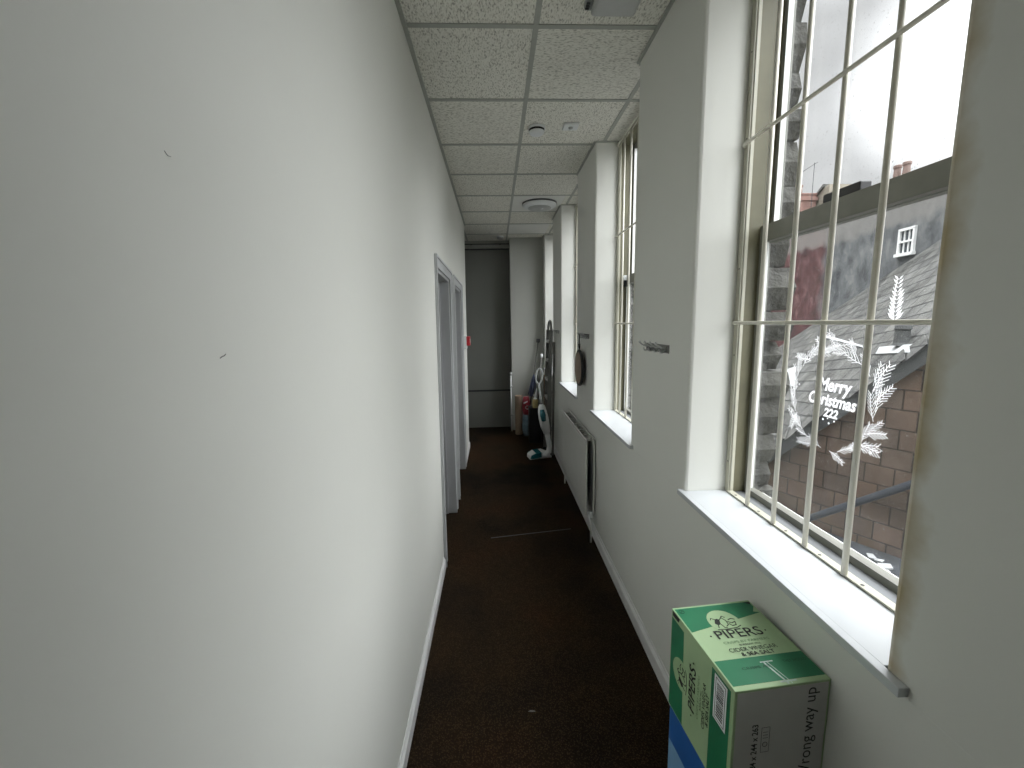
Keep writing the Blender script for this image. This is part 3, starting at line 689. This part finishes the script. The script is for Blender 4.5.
# ------------------------------------------------------------------ radiator
def radiator():
    y0, y1, z0, z1 = 3.01, 4.17, .21, .805
    t = thing('radiator', 'white double panel radiator on the wall under the second window', 'radiator', (.70, 3.8, z0))
    def panel(x0, x1, face):
        p = B('radiator'); p.box(x0, x1, y0, y1, z0, z1)
        n = 30
        for k in range(n):
            a = y0+.02+(y1-y0-.04)*k/n; w = (y1-y0-.04)/n
            xx = x0 if face < 0 else x1
            p.prism([(xx, a+w*.25, z0+.03), (xx+face*.0025, a+w*.4, z0+.03), (xx+face*.0025, a+w*.6, z0+.03), (xx, a+w*.75, z0+.03)][::-1 if face > 0 else 1], (0, 0, z1-z0-.06))
        p.build('panel', t, bevel=.003)
    panel(.664, .676, -1)
    B('radiator').box(.729, .740, y0+.01, y1, z0, z1).build('panel', t, bevel=.003)
    for k in range(8):
        y = y0+.10+k*(y1-y0-.2)/7; B('radiator').box(.676, .729, y-.004, y+.004, z1-.03, z1-.012).build('spacer', t)
    fn = B('dark')
    k = y0+.05
    while k < y1-.05: fn.box(.676, .682, k, k+.03, z0+.05, z1-.06); k += .06
    fn.build('convector_fins', t)
    v = B('white_pl').lathe([(.014, 0), (.016, .005), (.016, .035), (.010, .045)], Matrix.Translation((.704, y0-.025, .205)), 16)
    v.build('valve', t, smooth=False)
    B('alu').tube([(.704, y0+.012, .20), (.704, y0-.025, .20), (.704, y0-.025, .17)], .007, 10).build('valve_body', t, smooth=True)
    B('radiator').tube([(.704, y0-.025, .19), (.704, y0-.025, 0)], .0075, 10).build('pipe', t, smooth=True)
    B('radiator').tube([(.704, y1+.02, .19), (.704, y1+.02, 0)], .0075, 10).build('pipe', t, smooth=True)
    B('alu').tube([(.704, y1-.01, .20), (.704, y1+.02, .20), (.704, y1+.02, .17)], .007, 10).build('valve_body', t, smooth=True)
    for y in (y0+.2, y1-.2): B('alu_dull').box(.740, .748, y-.015, y+.015, z0+.05, z1-.05).build('bracket', t)
radiator()

# ------------------------------------------------------------------ coat hooks
def hook_rail(y0, y1, z, label, n=4):
    t = thing('coat_hook_rail', label, 'coat hooks', (XR, (y0+y1)/2, z), 'metal coat hook rails on the piers')
    B('alu_dull').box(XR-.004, XR+.001, y0, y1, z-.018, z+.018).build('backplate', t, bevel=.001)
    for k in range(n):
        y = y0+(y1-y0)*(k+.5)/n
        h = B('alu')
        h.tube([(XR-.004, y, z+.006), (XR-.02, y, z+.004), (XR-.042, y, z+.016), (XR-.052, y, z+.028)], [.004, .004, .004, .006], 8)
        h.tube([(XR-.004, y, z-.004), (XR-.014, y, z-.016), (XR-.026, y, z-.016), (XR-.030, y, z-.004)], .0035, 8)
        h.build('hook', t, smooth=True)
hook_rail(1.765, 2.03, 1.562, 'metal coat hook rail on the pier beside the nearest window')
hook_rail(3.30, 3.56, 1.572, 'metal coat hook rail with the round disc hanging from it')
hook_rail(4.86, 5.12, 1.578, 'metal coat hook rail on the farthest pier near the stepladder')

# round dark-rimmed disc hanging by a cord
def hanging_disc():
    c = (.716, 3.52, 1.30); r = .155
    t = thing('hanging_disc', 'round dark-rimmed disc with a brown face hanging below coat hooks', 'disc', c)
    T = Matrix.Translation(c) @ Matrix.Rotation(-math.pi/2, 4, 'Y') @ Matrix.Rotation(0, 4, 'X')
    T = Matrix.Translation(c) @ Matrix.Rotation(math.radians(-1), 4, 'Z') @ Matrix.Rotation(-math.pi/2, 4, 'Y')
    B('black').lathe([(r-.034, -.008), (r-.006, -.011), (r, -.004), (r, .006), (r-.006, .012), (r-.034, .010), (r-.036, 0)], T, 40).build('rim', t, smooth=False)
    B('disc_face').lathe([(r-.02, -.003), (r-.02, .0125)], T, 40).build('face', t)
    B('black').tube([(.708, 3.50, 1.588), (.710, 3.505, 1.53), (.714, 3.515, 1.47), (.716, 3.52, 1.452)], .005, 8).build('cord', t, smooth=True)
    B('black').tube([(.711, 3.51, 1.505), (.715, 3.517, 1.465)], [.010, .007], 10).build('toggle', t, smooth=True)
hanging_disc()

# ------------------------------------------------------------------ ceiling fittings
def smoke():
    t = thing('smoke_detector', 'round white smoke detector with a dark slot on the ceiling', 'smoke detector', (.305, 2.93, CE))
    T = Matrix.Translation((.305, 2.93, CE-.004)) @ Matrix.Rotation(math.pi, 4, 'X')
    B('white_pl').lathe([(.056, 0), (.056, .012), (.050, .014)], T, 32).build('base', t, smooth=False)
    B('black').lathe([(.051, .013), (.051, .026)], T, 32).build('vent_slot', t)
    B('white_pl').lathe([(.051, .026), (.049, .034), (.040, .042), (.015, .046)], T, 32).build('cover', t)
smoke()
t = thing('ceiling_sensor', 'small square white sensor beside the smoke detector', 'sensor', (.525, 2.90, CE))
B('white_pl').box(.475, .575, 2.86, 2.95, CE-.016, CE-.0).build('housing', t, bevel=.005)
B('grey_pl').lathe([(.016, 0), (.014, .006), (.004, .010)], Matrix.Translation((.525, 2.905, CE-.016)) @ Matrix.Rotation(math.pi, 4, 'X'), 20).build('lens', t)
t = thing('emergency_light', 'boxy grey ceiling light with rounded corners, nearest to the camera', 'light', (.49, 1.68, CE))
B('silver').box(.385, .605, 1.42, 1.865, CE-.035, CE-.001).build('housing', t, bevel=.02, seg=4)
B('grey_pl').box(.412, .592, 1.44, 1.853, CE-.062, CE-.033).build('diffuser', t, bevel=.016, seg=3)
vt = B('black')
for k in range(3): vt.box(.389, .404, 1.838-.014*k, 1.844-.014*k, CE-.040, CE-.0345)
vt.build('vent', t)
t = thing('ceiling_light', 'round white ceiling light on a smooth white panel', 'light', (.509, 4.67, CE))
T = Matrix.Translation((.509, 4.67, CE-.002)) @ Matrix.Rotation(math.pi, 4, 'X')
B('dark').lathe([(.186, 0), (.186, .016), (.170, .018)], T, 48).build('gap_shade', t)  # dark ring stands in for the shaded gap between panel and fitting
B('white_pl').lathe([(.182, .017), (.180, .028), (.165, .040), (.125, .050)], T, 48).build('trim_ring', t)
B('grey_pl').lathe([(.128, .044), (.120, .056), (.09, .066), (.03, .071)], T, 48).build('diffuser', t)
B('white_pl').lathe([(.016, 0), (.012, .008)], T @ Matrix.Translation((.02, .05, .066)), 16).build('sensor', t)
t = thing('ceiling_detector', 'small round white detector near the far end of the ceiling', 'detector', (.11, 6.35, CE))
T = Matrix.Translation((.11, 6.35, CE-.002)) @ Matrix.Rotation(math.pi, 4, 'X')
B('white_pl').lathe([(.055, 0), (.055, .014), (.048, .018)], T, 28).build('base', t)
B('grey_pl').lathe([(.046, .018), (.044, .034), (.030, .042), (.01, .044)], T, 28).build('cover', t)
# plain panels in two of the grid squares
for (x0, x1, y0, y1) in ((.221, .797, 4.408, 4.984), (.221, .797, 5.608, 6.184)):
    x1 = min(x1, XR-.002)
    struct(B('smooth_tile').box(x0, x1, y0, y1, CE-.003, CE+.001).build('ceiling_panel'))
t = thing('batten_light', 'slim pale batten light under the beam at the far end', 'light', (-.12, FARY-.08, CE-.09))
B('grey_pl').box(-.32, .10, FARY-.086, FARY-.056, CE-.095, CE-.065).build('diffuser', t, bevel=.004)
B('dark').box(-.34, .12, FARY-.08, FARY-.049, CE-.066, CE-.058).build('backing', t)

# ------------------------------------------------------------------ fire call point
t = thing('fire_call_point', 'small red and white fire call point on the left wall past the doors', 'call point', (-.37, 5.18, 1.49))
B('white_pl').box(-.385, -.345, 5.06, 5.19, 1.39, 1.55).build('back_box', t, bevel=.003)
B('red').box(-.345, -.305, 5.07, 5.18, 1.43, 1.54).build('housing', t, bevel=.003)
B('print_white').box(-.3052, -.3035, 5.10, 5.15, 1.46, 1.51).build('break_glass', t)

# ------------------------------------------------------------------ carpet seam strip and lint
T0 = Matrix.Translation((0, 0, .0004))
o = B('barge').prism([(-.07, 3.100, .0), (-.07, 3.106, .002), (-.07, 3.112, 0)], (.66, .10, 0)).build('carpet_seam_strip')
tag(o, 'faint pale seam strip running across the brown carpet', 'seam strip')
o = B('pole').poly(Matrix.Translation((.123, 1.595, .001)), [(-.016, 0), (-.006, .005), (.010, .003), (.016, -.002), (0, -.003)], .002).build('paper_scrap')
tag(o, 'tiny pale scrap lying on the near carpet', 'scrap')

# ------------------------------------------------------------------ things stored at the far end
def stepladder():
    t = thing('stepladder', 'tall folded aluminium stepladder leaning by the last window', 'ladder', (.66, 5.3, 0))
    ya, yb = 5.12, 5.42
    for y in (ya, yb):
        B('alu_dull').box(-.024, .024, -.011, .011, 0, 1.60, plane_lean(.640, y, .0, .690, 1.60)).build('front_stile', t, bevel=.003)
    hp = B('alu_dull'); pts = []
    for k in range(9):
        a = math.pi*k/8; pts.append((.690+.004*math.sin(a), (ya+yb)/2-math.cos(a)*(yb-ya)/2, 1.58+.13*math.sin(a)))
    hp.tube(pts, .015, 10); hp.build('top_hoop', t, smooth=True)
    for k in range(6):
        z = .24+.24*k; x = .640+.05*z/1.6
        B('alu').box(x-.028, x+.03, ya+.011, yb-.011, z, z+.03).build('tread', t, bevel=.003)
    for y in (ya+.025, yb-.025): B('alu_dull').box(-.014, .014, -.011, .011, 0, 1.45, plane_lean(.705, y, .0, .728, 1.45)).build('rear_stile', t, bevel=.002)
    for z in (.3, .8, 1.3): B('alu_dull').box(.702, .722, ya+.035, yb-.035, z, z+.02).build('rear_rail', t)
    for y in (ya, yb): B('black').box(.612, .668, y-.014, y+.014, 0, .03).build('foot', t, bevel=.004)
def plane_lean(x0, y, z0, x1, h):
    a = math.atan2(x1-x0, h); return Matrix.Translation((x0, y, z0)) @ Matrix.Rotation(a, 4, 'Y')
stepladder()

def floor_cleaner():
    t = thing('upright_floor_cleaner', 'white upright floor cleaner with teal window leaning by the stepladder', 'floor cleaner', (.62, 5.2, 0))
    Y = 5.02
    hd = B('white_pl')
    T = Matrix.Translation((.540, Y+.06, 0)) @ Matrix.Rotation(math.radians(12), 4, 'Z')
    n = 20
    prof = [(-.16, .0), (-.155, .05), (-.09, .082), (.03, .088), (.10, .055), (.13, .02), (.13, 0)]
    hd.add([T @ Vector((x, y*(1 if abs(x) < .12 else .8), z)) for y in (-.085, .085) for x, z in prof],
           [list(range(7)), list(range(13, 6, -1))]+[(i, i+7, (i+1) % 7+7, (i+1) % 7) for i in range(7)])
    hd.build('floor_head', t, bevel=.012, seg=3)
    tl = B('teal'); tl.prism([T @ Vector(q) for q in ((-.15, -.089, .014), (-.14, -.089, .055), (-.08, -.089, .083), (-.01, -.089, .088), (-.01, -.089, .025))], T.to_3x3() @ Vector((0, .178, .001))); tl.build('head_window', t, bevel=.003)
    B('white_pl').tube([(0.5772, Y-.03, .045), (0.6397, Y, .09), (0.6493, Y, .16), (0.6301, Y, .28)], [.03, .035, .03, .028], 14).build('neck', t, smooth=True)
    B('white_pl').tube([(0.6465, Y, .14), (0.6349, Y, .24), (0.6157, Y, .34), (0.5984, Y, .44)], [.022, .030, .034, .034], 14).build('lower_body', t, smooth=True)
    B('white_pl').tube([(0.6157, Y, .33), (0.5964, Y, .42), (0.5772, Y, .52), (0.5628, Y, .60), (0.5531, Y, .67), (0.5483, Y, .70)], [.045, .064, .068, .062, .047, .022], 18, flat=.9).build('main_body', t, smooth=True)
    B('teal').tube([(0.5743, Y-.055, .50), (0.5628, Y-.058, .57), (0.5531, Y-.045, .635)], [.040, .052, .036], 16, flat=.7).build('tank_window', t, smooth=True)
    B('dark').tube([(0.5488, Y, .685), (0.5469, Y, .71)], .020, 14).build('collar', t, smooth=True)
    B('white_pl').tube([(0.5474, Y, .70), (0.5387, Y, .80), (0.5272, Y, .90), (0.5195, Y, .96)], [.014, .014, .015, .018], 12).build('shaft', t, smooth=True)
    lp = B('white_pl'); pts = []
    for k in range(17):
        a = -math.pi/2+2*math.pi*k/16; pts.append((.527+.040*math.cos(a)+.008*math.sin(a), Y, 1.045+.095*math.sin(a)))
    lp.tube(pts, .011, 10); lp.build('handle', t, smooth=True)
floor_cleaner()

t = thing('paper_roll', 'tall beige roll standing on end beside the white pipe', 'roll', (.345, 6.20, 0))
B('beige').lathe([(.052, 0), (.055, .01), (.055, .60), (.05, .605)], Matrix.Translation((.335, 6.22, 0)), 28).build('outer_roll', t, smooth=False)
B('cardboard').lathe([(.022, .60), (.022, .607)], Matrix.Translation((.335, 6.22, 0)), 20).build('core', t)

def bag():
    t = thing('packet_bag', 'pink and red plastic packet beside the beige roll', 'bag', (.44, 6.08, 0))
    def blob(m, cx, cy, z0, z1, rx, ry, nm, seed):
        rnd = random.Random(seed); prof = 9; seg = 18; mb = B(m); vs = []; fs = []
        for i in range(prof):
            f = i/(prof-1); z = z0+(z1-z0)*f; k = math.sin(math.pi*(.12+.76*f))**.45
            for j in range(seg):
                a = 2*math.pi*j/seg; q = 1+rnd.uniform(-.08, .08)
                vs.append((cx+rx*k*q*math.cos(a), cy+ry*k*q*math.sin(a), z))
        for i in range(prof-1):
            for j in range(seg): fs.append((i*seg+j, i*seg+(j+1) % seg, (i+1)*seg+(j+1) % seg, (i+1)*seg+j))
        fs += [list(range(seg))[::-1], [(prof-1)*seg+j for j in range(seg)]]
        mb.add(vs, fs); return mb.build(nm, t, smooth=True)
    blob('pale_blue', .44, 6.12, 0, .34, .06, .06, 'lower_packet', 1)
    blob('pink', .442, 6.11, .33, .60, .062, .06, 'upper_packet', 2)
    T = plane((.442, 6.045, .47), (1, 0, 0), (0, 0, 1))
    B('print_white').poly(T @ Matrix.Rotation(.2, 4, 'Z'), [(-.035, .04), (.03, .055), (.035, .075), (-.03, .065)], .002).stroke(T, circle_pts(.012, -.02, .025, 12, .5, 5.2), .012, .002).build('printed_mark', t)
bag()

t = thing('waste_bin', 'black round-edged bin behind the white floor cleaner', 'bin', (.55, 5.80, 0))
B('black').prism([(.455, 5.70, 0), (.63, 5.70, 0), (.63, 5.90, 0), (.455, 5.90, 0)], (0, 0, .49)).build('bin_body', t, bevel=.02, seg=3)
B('black').box(.450, .635, 5.694, 5.906, .49, .505).build('rim', t, bevel=.005)
t = thing('spray_bottle', 'white-necked spray bottle with a yellow label standing on the black bin', 'bottle', (.545, 5.75, .505))
Tb = Matrix.Translation((.545, 5.75, .505))
B('yellow').lathe([(.036, 0), (.038, .01), (.038, .10), (.03, .125)], Tb, 20).build('bottle', t)
B('white_pl').lathe([(.03, .125), (.014, .15), (.014, .17)], Tb, 16).build('neck', t)
B('white_pl').tube([(.548, 5.75, .66), (.560, 5.75, .73), (.566, 5.75, .78)], [.018, .012, .008], 10).box(.515, .565, 5.742, 5.758, .675, .695).build('trigger', t)

def pole_tool(name, label, cat, p0, p1, headmat, head):
    t = thing(name, label, cat, p0)
    B('pole').tube([p0, p1], .0095, 10).build('pole', t, smooth=True)
    return t
t = pole_tool('mop', 'dark long-handled mop leaning against the far corner wall', 'mop', (.455, 6.30, .0), (.665, 6.42, 1.42), 'dark', 0)
B('dark').box(.635, .69, 6.405, 6.44, 1.39, 1.445).build('hanging_cap', t, bevel=.006)
mb = B('blue_mop'); rnd = random.Random(9)
for k in range(26):
    a = rnd.uniform(0, 6.28); r = rnd.uniform(.01, .05)
    mb.tube([(.587, 6.375, .90), (.58+r*.5*math.cos(a), 6.36+r*.5*math.sin(a), .82), (.565+r*.8*math.cos(a), 6.34+r*.8*math.sin(a), .72), (.55+r*1.1*math.cos(a), 6.32+r*1.1*math.sin(a), .60+rnd.uniform(-.04, .04))], .010, 6)
mb.build('mop_strands', t, smooth=True)
t = thing('broom', 'broom with pale round handle end behind the floor cleaner', 'broom', (.60, 6.0, 0))
B('pole').tube([(.575, 6.02, .12), (.690, 6.25, 1.17)], .010, 10).build('pole', t, smooth=True)
B('white_pl').lathe([(.012, -.03), (.022, -.02), (.024, 0), (.018, .02), (.006, .028)], Matrix.Translation((.695, 6.26, 1.20)), 16).build('handle_end', t, smooth=True)
B('dark').box(.50, .66, 5.985, 6.035, .06, .12).build('brush_head', t, bevel=.008)
br = B('blue_mop')
for k in range(16):
    for j in range(3): br.tube([(.507+k*.0097, 5.995+j*.015, .065), (.503+k*.0100, 5.99+j*.018, 0.0)], .004, 5)
br.build('bristles', t)
t = thing('wooden_board', 'brown wooden board leaning behind the floor cleaner', 'board', (.66, 5.95, 0))
B('cardboard').box(.650, .668, 5.86, 6.0, 0, .94, Matrix.Translation((.045, 0, 0))).build('panel', t, bevel=.002)
t = thing('wall_pipe', 'white vertical pipe at the edge of the dark far wall', 'pipe', (.232, 6.44, 0))
B('skirting').tube([(.232, 6.42, 0), (.232, 6.42, .90)], .012, 12).build('tube', t, smooth=True)
B('grey_pl').lathe([(.014, 0), (.022, .01), (.024, .035), (.016, .055), (.004, .06)], Matrix.Translation((.232, 6.42, .885)), 16).build('cap', t, smooth=True)
for z in (.25, .7): B('grey_pl').box(.218, .262, 6.405, 6.475, z, z+.015).build('bracket', t)

# ------------------------------------------------------------------ outside: the tile-hung house
P1 = Vector((4.136, 6.24, -.541)); P2 = Vector((5.0, 4.651, 1.295)); P3 = Vector((8.733, 11.652, 1.216)); P4 = Vector((8.222, 7.537, 3.051))
vd = (P2-P1); Pa = P1-vd*.9; Pb = P2+vd*.62
rd = (P4-P3); Qa = P3-rd*.55; Qb = P4+rd*.62
FLASH_AND_GLINT = [[(7.222, 8.769, 1.277), (5.827, 6.325, 1.206), (5.763, 6.252, 1.181), (7.061, 8.566, 1.223)], [(6.881, 9.775, 0.333), (6.568, 8.741, 0.598), (5.778, 7.701, 0.359), (6.034, 8.563, 0.133)], [(5.481, 5.661, 1.223), (5.063, 4.714, 1.325), (4.917, 4.61, 1.23), (5.35, 5.573, 1.134)]]
VENT = (5.259, 5.145, 1.285)
def house():
    t = thing('tile_hung_house', 'low house with stone-slate roof and brown tile-hung gable outside the window', 'house', (P1.x+1, P1.y, -5))
    xd = (Qa-Pa).normalized(); F = plane(Pa, xd, (Pb-Pa)); nrm = Vector((F[0][2], F[1][2], F[2][2]))
    if nrm.z < 0: nrm = -nrm
    sd = Vector((-.36, -.92, .14)); sd = (sd-nrm*sd.dot(nrm)).normalized(); F = plane(Pa, sd, nrm.cross(sd))
    ov = -(xd*.12)
    up = nrm*.05
    B('slate').prism([Pa+ov+up, Qa+up, Qb+up, Pb+ov+up], nrm*-.05).build('roof', t, frame=F)
    # raised slates along the verge
    vg = B('slate'); n = 26
    for k in range(n):
        a = Pa+(Pb-Pa)*k/n; b = Pa+(Pb-Pa)*(k+.96)/n
        vg.prism([a+ov*1.3+up*1.0, a+xd*.22+up*1.0, b+xd*.20+up*1.5, b+ov*1.3+up*1.5], nrm*.015)
    vg.build('verge_slates', t, frame=F)
    hd = Vector((vd.x, vd.y, 0)).normalized(); G = plane(Pa, hd, (0, 0, 1)); gn = Vector((G[0][2], G[1][2], G[2][2]))
    if gn.dot(Vector((-1, 0, 0))) < 0: gn = -gn
    gw = B('hung'); gw.prism([Pa, Pb, Vector((Pb.x, Pb.y, -5)), Vector((Pa.x, Pa.y, -5))], -gn*.2); gw.build('gable_wall', t, frame=G)
    dn = Vector((0, 0, -1))
    bb = B('barge'); bb.prism([Pa+gn*.10, Pb+gn*.10, Pb+gn*.10+dn*.20, Pa+gn*.10+dn*.20], gn*.03)
    bb.prism([Pa+gn*.0, Pb+gn*.0, Pb+dn*.12, Pa+dn*.12], gn*.10); bb.build('bargeboard', t)
    tr_ = B('pale_lead')
    m0 = P1.lerp(P2, .66).lerp(P3.lerp(P4, .75), .28); d1 = (P4-P2).normalized()
    # lead flashing strip and pale patch painted for the rooflight glint
    def on(s, q): return P1.lerp(P2, s).lerp(P3.lerp(P4, s), q)+up*1.15
    L3 = lambda pts, h: tr_.prism([Vector(q)+up*1.0 for q in pts], nrm*h)
    L3(FLASH_AND_GLINT[0], .02); L3(FLASH_AND_GLINT[1], .03); L3(FLASH_AND_GLINT[2], .02)
    tr_.build('flashing_and_glint', t)
    c = Vector(VENT)+up
    B('barge').lathe([(.10, 0), (.085, .04), (.075, .20), (.09, .21), (.08, .26)], Matrix.Translation(c), 16).build('roof_vent', t)
    pp = B('pipe_out'); a = Vector((4.50, 5.46, -1.13))+gn*.12; b = Vector((5.2, 4.26, .02))+gn*.12; pp.tube([a+(a-b)*.3, a, b, b+(b-a)*.4], .045, 12); pp.build('waste_pipe', t, smooth=True)
house()

# flat roof with rubbish at the foot of the gable
t = thing('flat_roof_annex', 'dark flat lead roof with pale debris at the foot of the gable', 'roof', (3.6, 4.0, -5))
mb = B('bitumen').prism([(2.6, 1.4, -5), (5.6, 1.4, -5), (4.95, 4.60, -5), (4.1, 6.2, -5), (2.6, 6.4, -5)], (0, 0, 3.72)); mb.build('lead_roof', t)
mb = B('pale_lead'); rnd = random.Random(11)
for k in range(38):
    x = 4.3+rnd.uniform(-.5, .35); y = 4.15+rnd.uniform(-.5, .6); s = rnd.uniform(.03, .11); a = rnd.uniform(0, 3)
    T = Matrix.Translation((x, y, -1.27)) @ Matrix.Rotation(a, 4, 'Z') @ Matrix.Rotation(rnd.uniform(-.3, .3), 4, 'X')
    mb.poly(T, [(-s, -s*.4), (s*.6, -s*.5), (s, s*.2), (-s*.3, s*.5)], .02)
tag(mb.build('debris', t), kind='stuff')

# the rendered building behind
w0 = Vector((8.23, 7.6, 0)); w1 = Vector((9.0, 13.8, 0)); wd = (w1-w0).normalized()
def rendered():
    t = thing('rendered_building', 'grey rendered building with a maroon painted stretch and small sash window', 'building', (w0.x, w0.y, -5))
    # local x runs to the right in the view (towards -wd)
    F = plane((0, 0, 0), -wd, (0, 0, 1))
    org = Matrix.Translation(w0-wd*0) @ F.to_3x3().to_4x4()
    a = w0-wd*4; b = w0+wd*14
    def top(p, z): return Vector((p.x, p.y, z))
    nrm = Vector((wd.y, -wd.x, 0))       # away from us
    fr = plane((w0.x, w0.y, 0), -wd, (0, 0, 1))
    # shift the frame so the painted stretch falls left of the sash window
    fr2 = fr @ Matrix.Translation((-0, 0, 0))
    B('render').prism([top(a, -5), top(a, 4.25), top(b, 4.25), top(b, -5)], nrm*.4).build('wall', t, frame=plane(Vector((w0.x, w0.y, 0))-wd*7.05, -wd, (0, 0, 1)))
    B('pale_lead').prism([top(a, 4.25)-nrm*.05, top(a, 4.31)-nrm*.05, top(b, 4.31)-nrm*.05, top(b, 4.25)-nrm*.05], nrm*.5).build('coping', t)
    # sash window: centre about one metre along from the corner of the roof
    c = w0+wd*.745; T = plane(Vector((c.x, c.y, 3.18))-nrm*.0, -wd, (0, 0, 1)); ww, hh = .165, .235
    P = MB().use('sash_white')
    def bx(x0, x1, y0, y1, d0=.0, d1=.05): P.box(x0, x1, y0, y1, d0, d1, T)
    bx(-ww-.03, -ww+.015, -hh, hh); bx(ww-.015, ww+.03, -hh, hh); bx(-ww-.03, ww+.03, hh-.02, hh+.03); bx(-ww-.05, ww+.05, -hh-.05, -hh+.01, 0, .08); bx(-ww, ww, -.018, .018)
    for x in (-ww/3, ww/3): bx(x-.009, x+.009, -hh, hh, 0, .035)
    wo = P.build('sash_window', t)
    MB().use('pane_dark').box(-ww, ww, -hh, hh, .0, .012, T).build('pane', wo)
rendered()

# chimneys beyond
def chimney(x, y, zt, w, d, m, label, pots, base=-5):
    t = thing('chimney', label, 'chimney', (x, y, base))
    B(m).box(x-d/2, x+d/2, y-w/2, y+w/2, base, zt).build('stack', t, bevel=.01)
    B(m).box(x-d/2-.06, x+d/2+.06, y-w/2-.06, y+w/2+.06, zt-.28, zt-.12).box(x-d/2-.03, x+d/2+.03, y-w/2-.03, y+w/2+.03, zt, zt+.08).build('corbel', t, bevel=.01)
    for k in range(pots):
        py = y+(k-(pots-1)/2)*w*.5
        B('pot').lathe([(.15, 0), (.13, .06), (.11, .45), (.14, .50), (.14, .58), (.11, .60)], Matrix.Translation((x, py, zt+.08)), 16).build('chimney_pot', t)
chimney(16, 16.6, 6.9, .75, .6, 'brick', 'brick chimney with two clay pots above the right end of the roofline', 2)
chimney(16, 22.2, 7.85, 1.4, .8, 'brick', 'pink brick chimney stack left of the aerial beyond the roofs', 1)
chimney(17, 24.4, 9.8, .45, .5, 'buff', 'narrow buff chimney behind the pink brick stack', 0)
t = thing('far_roof', 'distant pale stone gable beside the aerial', 'building', (16.5, 20.3, -5))
B('buff').prism([(16.5, 21.9, -5), (16.5, 21.9, 7.6), (16.5, 21.2, 8.1), (16.5, 20.85, 8.15), (16.5, 20.85, -5)], (1.5, 0, 0)).build('gable', t)
B('slate').prism([(16.4, 21.95, 7.55), (16.4, 21.95, 7.65), (16.4, 21.15, 8.25), (16.4, 21.15, 8.12)], (1.7, 0, 0)).build('roof', t)
t = thing('aerial', 'thin metal aerial on the far chimneys', 'aerial', (16, 21.3, 8))
B('pipe_out').tube([(16, 21.3, 7.0), (16, 21.3, 9.3)], .015, 6).build('mast', t)
B('pipe_out').tube([(16, 22.6, 9.1), (16, 21.1, 9.25)], .012, 6).build('boom', t)
